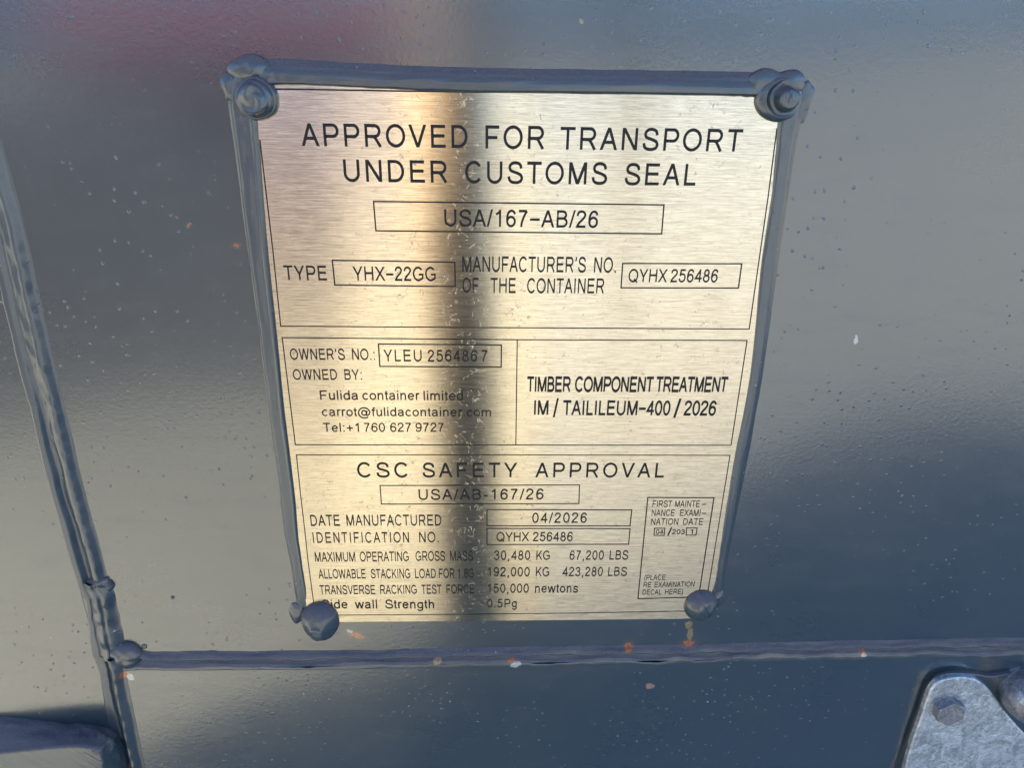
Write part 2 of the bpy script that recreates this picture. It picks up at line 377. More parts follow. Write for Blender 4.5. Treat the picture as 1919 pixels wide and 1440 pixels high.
def blob(name, px, py, rx, ry, h, parent, mat=None, p=2.0, e=.5, rot=0.0, base=0.0, amp=.08, sq=0.0, fn=None, n=26, m=48, lab=None, seed=0.0, face=None):
    """painted lump on the door: photo centre and radii in px, height in m"""
    c = P(px, py, -base - h*.35); rxw = (P(px+rx, py) - P(px, py)).length; ryw = abs(P(px, py+ry).z - P(px, py).z)
    vs = []; fs = []
    for i in range(n+1):
        r = i/n; r = r**.8 if i else 0
        for j in range(m):
            a = 2*math.pi*j/m
            k = 1 + amp*1.2*nz(math.cos(a)*1.3+seed, math.sin(a)*1.3, seed)
            x = r*rxw*k*math.cos(a); z = r*ryw*k*math.sin(a)
            x, z = x*math.cos(rot)-z*math.sin(rot), x*math.sin(rot)+z*math.cos(rot)
            hh = h*max(0, 1-r**p)**e if fn is None else fn(r, a)
            hh += h*amp*nz(x*260+seed, z*260, 4)*(1-r**4)
            vs.append((c.x+x, -base-hh + (.0006 if i == n else 0), c.z+z))
    for i in range(n):
        for j in range(m):
            a, b = i*m+j, i*m+(j+1) % m
            fs.append((a, b, b+m, a+m) if i else (a, b, b+m, a+m))
    me = mesh(name, vs, fs, True)
    bm = bmesh.new(); bm.from_mesh(me); bmesh.ops.remove_doubles(bm, verts=bm.verts[:], dist=1e-7); bm.normal_update()
    if sum(f.normal.y*f.calc_area() for f in bm.faces) > 0: bmesh.ops.reverse_faces(bm, faces=bm.faces[:])
    bm.to_mesh(me); bm.free(); me.polygons.foreach_set('use_smooth', [True]*len(me.polygons))
    kw = {'label': lab} if lab else {}
    return link(name, me, mat or M_bead, parent, **kw)
blob('weld_spatter', 177, 1093, 14, 9, .0036, cont, p=2.2, e=.8, amp=.3, seed=6)
blob('weld_lump', 234, 1231, 31, 23, .0050, cont, p=3, e=.55, amp=.10, lab='round weld lump where the two welds meet', seed=2)
blob('weld_spatter', 190, 1093, 17, 9, .0034, cont, p=2.5, e=.6, amp=.35, rot=-.3, lab='weld spatter where the straight weld ends', seed=5)
blob('weld_spatter', 203, 1100, 9, 8, .0030, cont, p=2.5, e=.6, amp=.4, seed=8)
for px, py, r in ((270,1213,6),(187,1225,4.5),(138,1267,4),(200,1291,4),(198,1282,3),(323,1121,4),(1520,1235,3)):
    blob('paint_pimple', px, py, r, r*.8, .0007, cont, amp=.2, n=8, m=14, seed=px)

# ------------------------------------------------------------------ painted surround of the plate
outer = [(556,1140),(552,1110),(545,1060),(531,990),(521,900),(505,795),(485,620),(460,440),(442,300),(435,250),(427,190),(432,140),(455,112),(500,109),
         (560,111),(690,119),(860,125.5),(1060,129),(1240,131.5),(1390,134),(1440,137),(1486,142),(1502,168),(1504,210),(1497,250),(1489,290),(1478,365),(1458,500),(1430,700),(1398,880),(1366,1040),(1355,1115),(1350,1140)]
inner = [(580,1150),(576,1115),(567,1060),(559,1000),(552,920),(537,800),(521.5,650),(500,440),(489,300),(484,240),(483,215),(483,190),(486,170),(505,161),
         (560,160),(640,163),(720,167),(860,173),(1100,176.5),(1340,180),(1400,182),(1440,184),(1452,190),(1456,215),(1456,240),(1453,280),(1444.5,365),(1428,452),(1404.5,700),(1371,900),(1345,1040),(1334,1115),(1330,1138)]
# resample right side inner so pairs match heights
inner[27] = (1424, 500); inner[29] = (1369, 880)
so = [(.0,.0),(.05,.0003),(.20,.0021),(.30,.0023),(.70,.0022),(.80,.0026),(.86,.0025),(.97,.0012),(1.0,.0004)]
st = [(.0,.0),(.05,.0004),(.30,.0017),(.55,.0027),(.62,.0029),(.88,.0028),(.95,.0022),(1.0,.0006)]
sr = [(.0,.0),(.06,.0005),(.26,.0021),(.34,.0024),(.74,.0024),(.82,.0022),(.97,.0010),(1.0,.0004)]
wo = catmull(outer, 14); wi = catmull(inner, 14); NW = len(wo)
T = frange(0, 1, 30); vs = []; fs = []
for i in range(NW):
    f = i/14.0
    top_w = max(0, min(1, (f-11)/2.5))*max(0, min(1, (21.5-f)/1.5)); rt = 1 if f > 18 else 0
    ax = P(*wo[i], -.0002); bx_ = P(*wi[i], -.0018)
    endf = min(1, f/1.6, (len(outer)-1-f)/1.6); endf = max(0.0, endf)
    low = 1.0 if f < 24 else lerp(1, .45, min(1, (f-24)/6))
    low2 = 1.0 if f > 6 else lerp(.55, 1, f/6)
    for t in T:
        h = lerp(interp(sr if rt else so, t), interp(st, t), top_w)
        h *= (1 + .10*nz(i*.16, t*3, 1)) * endf**.5 * low * low2
        h += .00008*nz(i*.7, t*9, 5)
        tt = t + (.02*nz(i*.11, 3.3, t*2) if 0 < t < 1 else .035*nz(i*.22, 8.1, t*5) if t == 1 else .03*nz(i*.22, 1.1, 0))
        vs.append((lerp(ax.x, bx_.x, tt), -h - (.0012 if t == 1 else 0)*0, lerp(ax.z, bx_.z, tt)))
m = len(T)
for i in range(NW-1):
    for j in range(m-1):
        a = i*m+j; fs.append((a, a+1, a+m+1, a+m))
me = mesh('plate_surround', vs, fs, True); bm = bmesh.new(); bm.from_mesh(me); bm.normal_update()
if sum(f.normal.y for f in bm.faces) > 0: bmesh.ops.reverse_faces(bm, faces=bm.faces[:])
bm.to_mesh(me); bm.free(); me.polygons.foreach_set('use_smooth', [True]*len(me.polygons))
link('plate_surround', me, M_bead, cont, label='raised painted surround along the left, top and right of the plate')
for a in ((468,130,42,26,.0022,.0012,'blistered paint lump above the top left rivet',1.,1.0),(505,142,26,18,.0009,.0020,None,1.5,1.0),(432,162,20,30,.0022,.0,'small paint lump left of the top left rivet',2.,.8),
          (1440,158,38,30,.0018,.0014,'sealant lump left of the top right rivet',3.,.7),(1478,156,36,24,.0020,.0012,'sealant lump above the top right rivet',4.,.7),
          (1508,182,18,30,.0009,.0,'thin paint lobe right of the top right rivet',6.,.6),(1503,206,13,24,.0006,.0,None,7.,.6),
          (557,1150,15,20,.0014,.0,'paint lobe left of the bottom left rivet',9.,.7),(1345,1124,13,17,.0016,.0,'paint lobe right of the bottom right rivet',10.,.8)):
    blob('paint_lump', *a[:5], cont, p=2.4, e=a[8], amp=.20, base=a[5], lab=a[6], seed=a[7])

# ------------------------------------------------------------------ the data plate
PY = -.0010
plate = empty('data_plate', P(960, 700, PY), label='brushed steel approval plate with black etched text riveted to the door', category='data plate')
edge = [(484,165),(520,153),(700,158),(1440,176),(1462,190),(1463,235),(1449,365),(1409.5,700),(1351,1040),(1340.5,1090),(1322,1150),(1303,1159.5),(1279,1160.4),(1100,1162.5),(900,1164.5),(640,1166.5),(600,1166),(576,1150),(565,1060),(548,920),(533,800),(517,650),(496,440),(482,262)]
bm = bmesh.new(); f = [P(a, b, PY) for a, b in edge]
top_v = [bm.verts.new(v) for v in f]; bot_v = [bm.verts.new((v.x, 0.0003, v.z)) for v in f]
bm.faces.new(top_v); N = len(f)
for i in range(N): bm.faces.new((top_v[i], bot_v[i], bot_v[(i+1) % N], top_v[(i+1) % N]))
bmesh.ops.triangulate(bm, faces=[bm.faces[0]] if False else [q for q in bm.faces if len(q.verts) > 4]); bmesh.ops.recalc_face_normals(bm, faces=bm.faces[:])
bm.normal_update()
if sum(q.normal.y*q.calc_area() for q in bm.faces) > 0: bmesh.ops.reverse_faces(bm, faces=bm.faces[:])
me = bpy.data.meshes.new('plate_sheet'); bm.to_mesh(me); bm.free()
link('plate_sheet', me, M_plate, plate)

# stroke alphabet in units of cap height -------------------------------------------------
SW = .125
def el(cx, cy, rx, ry, a0, a1, n=24):
    return [(cx+rx*math.cos(math.radians(lerp(a0, a1, i/n))), cy+ry*math.sin(math.radians(lerp(a0, a1, i/n)))) for i in range(n+1)]
def sp(*p): return catmull(list(p), 6)
L_ = lambda *p: ('L', list(p)); C_ = lambda p: ('C', p); D_ = lambda a, b, w=.138: ('D', a, b, w)
xh = .73
G = {}
G['A'] = (.931, [D_((.075,0),(.4655,1)), D_((.856,0),(.4655,1)), L_((.2,.35),(.73,.35))])
G['B'] = (.931, [C_([(.163,.0625),(.163,.9375)]+el(.50,.735,.245,.2025,90,-90)+[(.163,.5325)]), C_([(.163,.0625),(.163,.5325)]+el(.53,.2975,.27,.235,90,-90))])
G['C'] = (1.008, [('L', el(.525,.5,.405,.45,38,322,36))])
G['D'] = (1.008, [C_([(.163,.0625),(.163,.9375)]+el(.46,.5,.405,.4375,90,-90))])
G['E'] = (.931, [L_((.84,.9375),(.163,.9375),(.163,.0625),(.86,.0625)), L_((.163,.52),(.80,.52))])
G['F'] = (.853, [L_((.81,.9375),(.163,.9375),(.163,0)), L_((.163,.48),(.72,.48))])
G['G'] = (1.086, [('L', el(.535,.5,.42,.45,40,296,34)+[(.90,.165),(.945,.20),(.945,.46),(.58,.46)])])
G['H'] = (1.008, [L_((.163,0),(.163,1)), L_((.845,0),(.845,1)), L_((.163,.53),(.845,.53))])
G['I'] = (.388, [L_((.194,0),(.194,1))])
G['K'] = (.931, [L_((.163,0),(.163,1)), D_((.17,.30),(.80,1),.16), D_((.84,0),(.42,.59),.155)])
G['L'] = (.777, [L_((.163,1),(.163,.0625),(.73,.0625))])
G['M'] = (1.163, [L_((.16,0),(.16,1)), L_((1.003,0),(1.003,1)), D_((.5815,0),(.17,1),.15), D_((.5815,0),(.993,1),.15)])
G['N'] = (1.008, [L_((.16,0),(.16,1)), L_((.848,0),(.848,1)), D_((.838,0),(.17,1),.155)])
G['O'] = (1.086, [C_(el(.543,.5,.435,.45,0,352,44))])
G['P'] = (.931, [L_((.163,0),(.163,.5)), C_([(.163,.45),(.163,.9375)]+el(.58,.69,.245,.2475,90,-90)+[(.163,.4425)])])
G['Q'] = (1.086, [C_(el(.543,.5,.435,.45,0,352,44)), L_((.63,.25),(.98,-.03))])
G['R'] = (1.008, [L_((.163,0),(.163,.5)), C_([(.163,.47),(.163,.9375)]+el(.61,.70,.245,.2375,90,-90)+[(.163,.4625)]), ('L', sp((.48,.46),(.60,.42),(.72,.26),(.89,.0)))])
G['S'] = (.931, [('L', sp((.795,.69),(.74,.85),(.62,.925),(.46,.95),(.29,.915),(.18,.81),(.17,.69),(.24,.59),(.40,.535),(.60,.475),(.77,.39),(.83,.265),(.785,.14),(.66,.07),(.48,.05),(.28,.08),(.16,.17),(.115,.33)))])
G['T'] = (.853, [L_((.03,.9375),(.823,.9375)), L_((.4265,0),(.4265,.93))])
G['U'] = (1.008, [('L', [(.158,1)]+el(.504,.37,.346,.32,180,360,20)+[(.85,1)])])
G['V'] = (.931, [D_((.4655,0),(.075,1)), D_((.4655,0),(.856,1))])
G['W'] = (1.318, [D_((.36,0),(.09,1)), D_((.36,0),(.659,1)), D_((.958,0),(.659,1)), D_((.958,0),(1.228,1))])
G['X'] = (.931, [D_((.08,0),(.84,1),.155), D_((.85,0),(.09,1),.155)])
G['Y'] = (.931, [D_((.4655,.40),(.09,1),.15), D_((.4655,.40),(.84,1),.15), L_((.4655,0),(.4655,.45))])
G['0'] = (.777, [C_(el(.388,.5,.28,.45,0,352,40))])
G['1'] = (.777, [L_((.46,0),(.46,1)), ('L', sp((.46,.94),(.38,.84),(.18,.73)))])
G['2'] = (.777, [('L', sp((.115,.69),(.15,.84),(.25,.925),(.385,.95),(.54,.91),(.635,.80),(.62,.67),(.52,.53),(.36,.39),(.20,.23),(.13,.10))+[(.115,.0625),(.70,.0625)])])
G['3'] = (.777, [('L', sp((.12,.72),(.18,.87),(.36,.95),(.54,.90),(.61,.76),(.56,.61),(.38,.54),(.30,.54))), ('L', sp((.30,.54),(.42,.54),(.58,.47),(.66,.30),(.58,.12),(.38,.05),(.18,.11),(.10,.28)))])
G['4'] = (.777, [L_((.535,0),(.535,1)), L_((.75,.295),(.10,.295),(.535,.93))])
G['5'] = (.777, [('L', [(.66,.9375),(.225,.9375),(.155,.50)]), ('L', sp((.155,.50),(.25,.595),(.39,.63),(.56,.575),(.655,.44),(.645,.25),(.55,.11),(.38,.05),(.22,.09),(.13,.19),(.105,.29)))])
G['6'] = (.777, [('L', sp((.65,.74),(.60,.87),(.45,.95),(.28,.90),(.165,.74),(.115,.50),(.125,.32))), C_(el(.39,.32,.265,.27,0,352,30))])
G['7'] = (.777, [('L', [(.09,.9375),(.66,.9375)]), ('L', sp((.66,.93),(.52,.74),(.39,.48),(.30,.22),(.275,0)))])
G['8'] = (.777, [C_(el(.388,.735,.21,.215,0,352,30)), C_(el(.388,.29,.27,.24,0,352,30))])
G['9'] = (.777, [('L', [(.777-a, 1-b) for a, b in G['6'][1][0][1]]), C_(el(.387,.68,.265,.27,0,352,30))])
G['a'] = (.777, [('L', sp((.13,.52),(.20,.63),(.38,.675),(.54,.62),(.585,.50))+[(.585,.14),(.62,.0)]), ('L', sp((.585,.43),(.42,.40),(.20,.35),(.11,.21),(.19,.08),(.33,.05),(.49,.11),(.585,.25)))])
G['b'] = (.777, [L_((.15,0),(.15,1)), C_(el(.40,.36,.26,.31,0,352,30))])
G['c'] = (.698, [('L', el(.37,.36,.27,.31,42,318,28))])
G['d'] = (.777, [L_((.625,0),(.625,1)), C_(el(.375,.36,.26,.31,0,352,30))])
G['e'] = (.777, [('L', [(.12,.375),(.65,.375)]), ('L', el(.388,.36,.27,.31,3,325,32))])
G['f'] = (.388, [L_((.19,0),(.19,.74),(.20,.86),(.27,.94),(.40,.93)), L_((.02,.665),(.38,.665))])
G['g'] = (.777, [C_(el(.375,.37,.26,.30,0,352,30)), ('L', [(.625,.73),(.625,.05)]+sp((.625,.05),(.59,-.15),(.38,-.235),(.20,-.20),(.13,-.09)))])
G['h'] = (.777, [L_((.15,0),(.15,1)), ('L', sp((.15,.42),(.22,.59),(.38,.67),(.55,.62),(.60,.46))+[(.60,0)])])
G['i'] = (.31, [L_((.155,0),(.155,xh)), L_((.155,.87),(.155,1))])
G['l'] = (.31, [L_((.155,0),(.155,1))])
G['m'] = (1.163, [L_((.15,0),(.15,xh)), ('L', sp((.15,.42),(.22,.59),(.36,.67),(.52,.62),(.56,.46))+[(.56,0)]), ('L', sp((.56,.42),(.63,.59),(.80,.67),(.96,.62),(1.0,.46))+[(1.0,0)])])
G['n'] = (.777, [L_((.15,0),(.15,xh)), ('L', sp((.15,.42),(.22,.59),(.38,.67),(.55,.62),(.60,.46))+[(.60,0)])])
G['o'] = (.777, [C_(el(.388,.36,.275,.31,0,352,34))])
G['r'] = (.465, [L_((.15,0),(.15,xh)), ('L', sp((.15,.40),(.20,.60),(.32,.68),(.45,.64)))])
G['s'] = (.698, [('L', sp((.59,.50),(.53,.63),(.36,.675),(.19,.63),(.14,.51),(.21,.41),(.38,.36),(.54,.30),(.60,.19),(.53,.085),(.35,.05),(.16,.09),(.10,.22)))])
G['t'] = (.388, [L_((.18,.93),(.18,.16),(.22,.07),(.36,.06)), L_((.03,.665),(.35,.665))])
G['u'] = (.777, [L_((.625,0),(.625,xh)), ('L', [(.175,xh)]+sp((.175,.27),(.23,.10),(.38,.05),(.55,.13),(.625,.30)))])
G['w'] = (1.008, [D_((.28,0),(.07,xh)), D_((.28,0),(.504,xh)), D_((.728,0),(.504,xh)), D_((.728,0),(.938,xh))])
G['@'] = (1.418, [('L', el(.70,.36,.60,.58,-52,-325,44)+sp((1.19,.69),(1.28,.48),(1.24,.28),(1.10,.12),(.97,.09),(.92,.17),(.96,.40),(1.0,.62))), C_(el(.68,.36,.235,.265,0,352,28))])
G['.'] = (.388, [L_((.194,0),(.194,.135))])
G[','] = (.388, [L_((.21,.135),(.21,.0),(.13,-.17))])
G[':'] = (.388, [L_((.194,0),(.194,.135)), L_((.194,.59),(.194,.725))])
G["'"] = (.31, [L_((.17,1),(.17,.86),(.11,.72))])
G['/'] = (.388, [D_((.04,-.02),(.35,1.02),.115)])
G['|'] = (.45, [D_((.05,-.18),(.40,1.16),.15)])
G['-'] = (.465, [L_((.06,.37),(.41,.37))])
G['_'] = (.76, [L_((.02,.41),(.74,.41))])
G['~'] = (.76, [('L', [(.04,.45),(.72,.45)])])
G['+'] = (.816, [L_((.08,.42),(.74,.42)), L_((.41,.09),(.41,.75))])
G['('] = (.465, [('L', sp((.40,1.03),(.25,.80),(.18,.40),(.25,.0),(.40,-.25)))])
G[')'] = (.465, [('L', sp((.07,1.03),(.22,.80),(.29,.40),(.22,.0),(.07,-.25)))])

def ribbon(pts, wdt, closed):
    """polyline -> list of quads (2-D) with mitred joins"""
    q = [pts[0]]
    for p in pts[1:]:
        if math.hypot(p[0]-q[-1][0], p[1]-q[-1][1]) > 1e-4: q.append(p)
    if closed and math.hypot(q[0][0]-q[-1][0], q[0][1]-q[-1][1]) < 1e-4: q.pop()
    n = len(q); Lf = []; Rt = []
    for i, p in enumerate(q):
        a = q[(i-1) % n] if (closed or i > 0) else None; b = q[(i+1) % n] if (closed or i < n-1) else None
        def nrm(u, v):
            dx, dy = v[0]-u[0], v[1]-u[1]; l = math.hypot(dx, dy) or 1; return (-dy/l, dx/l)
        if a is None: nx, ny = nrm(p, b); s = 1
        elif b is None: nx, ny = nrm(a, p); s = 1
        else:
            n1 = nrm(a, p); n2 = nrm(p, b); nx, ny = n1[0]+n2[0], n1[1]+n2[1]; l = math.hypot(nx, ny) or 1
            nx /= l; ny /= l; s = 1/max(.35, nx*n1[0]+ny*n1[1])
        Lf.append((p[0]+nx*s*wdt/2, p[1]+ny*s*wdt/2)); Rt.append((p[0]-nx*s*wdt/2, p[1]-ny*s*wdt/2))
    return Lf, Rt
class Print:
    def __init__(s): s.v = []; s.f = []; s.k = 0
    def strip(s, Lf, Rt, closed, tf):
        b = len(s.v); n = len(Lf); dy = -.000003*(s.k % 12); s.k += 1
        for a, c in zip(Lf, Rt):
            for q in (a, c):
                x, z = tf(q); s.v.append((x, PY-.000045+dy, z))
        for i in range(n if closed else n-1):
            j = (i+1) % n; s.f.append((b+2*i, b+2*i+1, b+2*j+1, b+2*j))
    def build(s, name, lab):
        me = mesh(name, s.v, s.f); bm = bmesh.new(); bm.from_mesh(me); bm.normal_update()
        for f in bm.faces:
            if f.normal.y > 0: f.normal_flip()
        bm.to_mesh(me); bm.free(); return link(name, me, M_ink, plate, **({'label': lab} if lab else {}))
def word(pr, txt, xl, yl, xr, yr, hp, tr=.0, wt=1.0):
    a, b = P(xl, yl, PY), P(xr, yr, PY)
    h = ((P(xl, yl-hp, PY).z - a.z) + (P(xr, yr-hp, PY).z - b.z))/2
    W = math.hypot(b.x-a.x, b.z-a.z); ux, uz = (b.x-a.x)/W, (b.z-a.z)/W
    geo = []; x = 0.0; mn, mx = 1e9, -1e9
    for i, ch in enumerate(txt):
        adv, prims = G[ch]
        for p in prims:
            if p[0] == 'D':
                (x0, y0), (x1, y1) = p[1], p[2]; hw = p[3]*wt/2
                Lf, Rt, cl = [(x0-hw, y0), (x1-hw, y1)], [(x0+hw, y0), (x1+hw, y1)], False
            else:
                cl = p[0] == 'C'; Lf, Rt = ribbon(p[1], SW*wt, cl)
            for q in Lf+Rt: mn = min(mn, q[0]+x); mx = max(mx, q[0]+x)
            geo.append((x, i, Lf, Rt, cl))
        x += adv
    k = (W/h - tr*(len(txt)-1))/(mx-mn)
    for x, i, Lf, Rt, cl in geo:
        def tf(q):
            u = ((q[0]+x-mn)*k + tr*i)*h; v = q[1]*h
            return a.x+ux*u, a.z+uz*u+v
        pr.strip(Lf, Rt, cl, tf)
LINES = [
 ('APPROVED FOR TRANSPORT', 1, [('APPROVED',565.7,273.5,876.4,277,42.6,.13),('FOR',909.7,277.9,1019.4,279.2,43,.13),('TRANSPORT',1049.2,279.9,1387.7,284.1,42,.13)]),
 ('UNDER CUSTOMS SEAL', 1, [('UNDER',645.3,340,838.1,342.5,41.3,.13),('CUSTOMS',871.9,343.2,1137.1,345.7,41.3,.13),('SEAL',1169.9,346.5,1302.6,347.6,40.6,.13)]),
 ('USA/167-AB/26', 1, [('USA/167~AB/26',833,424,1120,427,32,.05)]),
 ('TYPE', 1, [('TYPE',533.5,524.7,613.2,525.5,27.2,.05)]),
 ('YHX-22GG', 1, [('YHX~22GG',662,525.7,816.8,526.8,26.3,.04)]),
 ("MANUFACTURER'S NO.", 1, [("MANUFACTURER'S",866.3,509.3,1097.5,510.5,28.8,.03),('NO.',1112.5,510.8,1153.8,511,28.5,.03)]),
 ('OF THE CONTAINER', 1, [('OF',866.8,548.3,897,548.6,27.8,.03),('THE',919.3,549,966.3,549.2,28,.03),('CONTAINER',987.5,549.5,1131.3,549.8,27.8,.03)]),
 ('QYHX 256486 at the upper right', 1, [('QYHX',1177,528.8,1249.5,529,24.5,.03),('256486',1255.5,529.1,1343.8,529.3,24.5,.03)]),
 ("OWNER'S NO.:", 1, [("OWNER'S",544.5,674.4,646.8,674.6,20.8,.04),('NO.:',660.3,674.6,702.8,674.8,20.8,.02)]),
 ('YLEU 256486 7', 1, [('YLEU',719.5,677.4,790.6,677.6,21.8,.12),('256486',801.4,677.8,894.2,678,21.6,.10),('7',902.5,678,913.7,678,21.6,0)]),
 ('OWNED BY:', 1, [('OWNED',549.8,712,632.4,712,19.5,.05),('BY:',646.1,712,678.7,712,19.5,.04)]),
 ('Fulida container limited', 1, [('Fulida',600.3,749.6,671.3,749.6,17.5,.03),('container',679.4,749.6,786.7,750,17.5,.02),('limited',794,750.3,868.1,750.5,17.5,.03)]),
 ('carrot@fulidacontainer.com', 1, [('carrot@fulidacontainer.com',603.7,780.1,920.1,780.7,16.5,.03)]),
 ('Tel:+1 760 627 9727', 1, [('Tel:+1',606.4,809.7,673.2,809.7,16.7,.04),('760',683.3,809.7,722.2,809.7,16.7,.04),('627',731.4,809.7,771.1,809.7,16.7,.04),('9727',779.1,809.7,832.3,809.7,16.7,.04)]),
 ('TIMBER COMPONENT TREATMENT', 1.3, [('TIMBER',987.5,734.3,1068.8,734.5,28,-.01),('COMPONENT',1076.8,734.5,1223,734.8,28,-.01),('TREATMENT',1228.3,734.8,1361.3,735,28,-.01)]),
 ('IM / TAILILEUM-400 / 2026', 1.2, [('IM',1000.5,777.5,1027.5,777.7,26.8,0),('|',1036,777.8,1046,777.8,26.8,0),('TAILILEUM~400',1054.5,778,1255,778.6,27,.02),('|',1261.8,778.7,1273.8,778.7,27,0),('2026',1280,778.8,1340.5,779,27,.0)]),
 ('CSC SAFETY APPROVAL', 1, [('CSC',670.2,895.2,764.2,895.2,28,.2),('SAFETY',792.2,895,969.1,894.9,27,.2),('APPROVAL',1003,895,1243.6,895.4,27.2,.2)]),
 ('USA/AB-167/26', 1, [('USA/AB-167/26',784.8,937.4,1018.4,936.3,19.8,.12)]),
 ('DATE MANUFACTURED', 1, [('DATE',582.9,986.3,637.5,986,20.6,.04),('MANUFACTURED',650,985.8,827.4,985.6,20.4,.05)]),
 ('04/2026', 1, [('04/2026',997,980.5,1099.1,980.3,18.8,.12)]),
 ('IDENTIFICATION NO.', 1, [('IDENTIFICATION',587.2,1018.2,766.9,1017.3,19.7,.11),('NO.',785.7,1017,822.1,1016.9,19.2,.06)]),
 ('QYHX 256486 at the bottom', 1, [('QYHX',930.1,1015.2,991.7,1015,17.1,.03),('256486',998,1015,1072.8,1014.8,17.1,.04)]),
 ('MAXIMUM OPERATING GROSS MASS', 1, [('MAXIMUM',591,1053.5,666.4,1053,18,.01),('OPERATING',674.8,1052.9,766.4,1052.4,18,.01),('GROSS',779.1,1052,834.5,1051.7,18,.01),('MASS',843.7,1051.5,886.5,1051.4,18,.01)]),
 ('30,480 KG 67,200 LBS', 1, [('30,480',925.8,1050,993.5,1050,17.3,.07),('KG',1004.7,1050,1030.3,1050,17.3,.03),('67,200',1067,1050,1131.1,1049.7,17.3,.07),('LBS',1141.9,1049.6,1176.8,1049.5,17.3,.05)]),
 ('ALLOWABLE STACKING LOAD FOR 1.8G', 1, [('ALLOWABLE',597.5,1085,685.7,1084.8,17.3,.01),('STACKING',695.5,1084.6,769.2,1084.3,17.3,.01),('LOAD',778.2,1084.2,817,1084.1,17.3,.01),('FOR',822.7,1084,851.8,1083.8,17.3,.01),('1.8G',857.9,1083.8,888.3,1083.7,17.3,.01)]),
 ('192,000 KG 423,280 LBS', 1, [('192,000',913.9,1080.9,992.6,1080.8,17,.06),('KG',1003.8,1080.8,1029.1,1080.7,17,.03),('423,280',1053.1,1080.6,1129.3,1080.3,17,.06),('LBS',1139.2,1080.2,1174.4,1080.2,17,.05)]),
 ('TRANSVERSE RACKING TEST FORCE', 1, [('TRANSVERSE',600,1114.5,703.5,1114.2,16.7,.01),('RACKING',712.9,1114,781.4,1113.6,16.7,.01),('TEST',790.2,1113.5,827.4,1113.4,16.7,.01),('FORCE',836.7,1113.2,888.7,1113,16.7,.01)]),
 ('150,000 newtons', 1, [('150,000',913.9,1111.8,990.8,1111.6,16.8,.06),('newtons',1002.5,1111.5,1082.9,1111.2,16.8,.04)]),
 ('Side wall Strength', 1.05, [('Side',604,1141.1,651.9,1141.1,16.3,.04),('wall',665.6,1141.1,707.3,1141.1,16.3,.04),('Strength',722.3,1141.1,813.7,1141,16.3,.03)]),
 ('0.5Pg', 1, [('0.5Pg',913,1139.4,968.2,1139,15.7,.08)]),
 ('FIRST MAINTE-', 1, [('FIRST',1222.4,950.9,1258.7,950.9,12,.02),('MAINTE',1264.5,950.9,1310.6,950.7,12,.02),('_',1314.5,950.7,1322.9,950.7,12,0)]),
 ('NANCE EXAMI-', 1, [('NANCE',1220.8,967.6,1263.6,967.6,12,.02),('EXAMI',1273.7,967.6,1311.8,967.6,12,.02),('_',1314.1,967.6,1322.5,967.6,12,0)]),
 ('NATION DATE', 1, [('NATION',1219.5,984.2,1270.4,984.2,12,.03),('DATE',1279.7,984.2,1317,984.2,12,.03)]),
 ('04/2031', 1.15, [('04',1228.6,1001.7,1242.6,1001.7,8.7,.02),('|',1250.5,1002.5,1258.5,1002.5,12,0),('203',1258.7,1001.7,1283,1001.7,8.7,.05),('1',1293.3,1001.7,1298.2,1001.7,8.7,0)]),
 ('(PLACE', 1, [('(PLACE',1207.2,1088,1246.7,1087.5,9.7,.01)]),
 ('RE EXAMINATION', 1, [('RE',1205.7,1101.6,1219.8,1101.4,9.7,.02),('EXAMINATION',1226.3,1101.2,1300.9,1100.2,9.7,.02)]),
 ('DECAL HERE)', 1, [('DECAL',1203.9,1115.4,1239.3,1115,9.7,.02),('HERE)',1245.7,1114.9,1279.5,1114.2,9.7,.02)]),
]
for lab, wt, ws in LINES:
    pr = Print()
    for q in ws: word(pr, *q, wt=wt*1.16)
    pr.build('lettering', 'etched black line reading ' + lab)
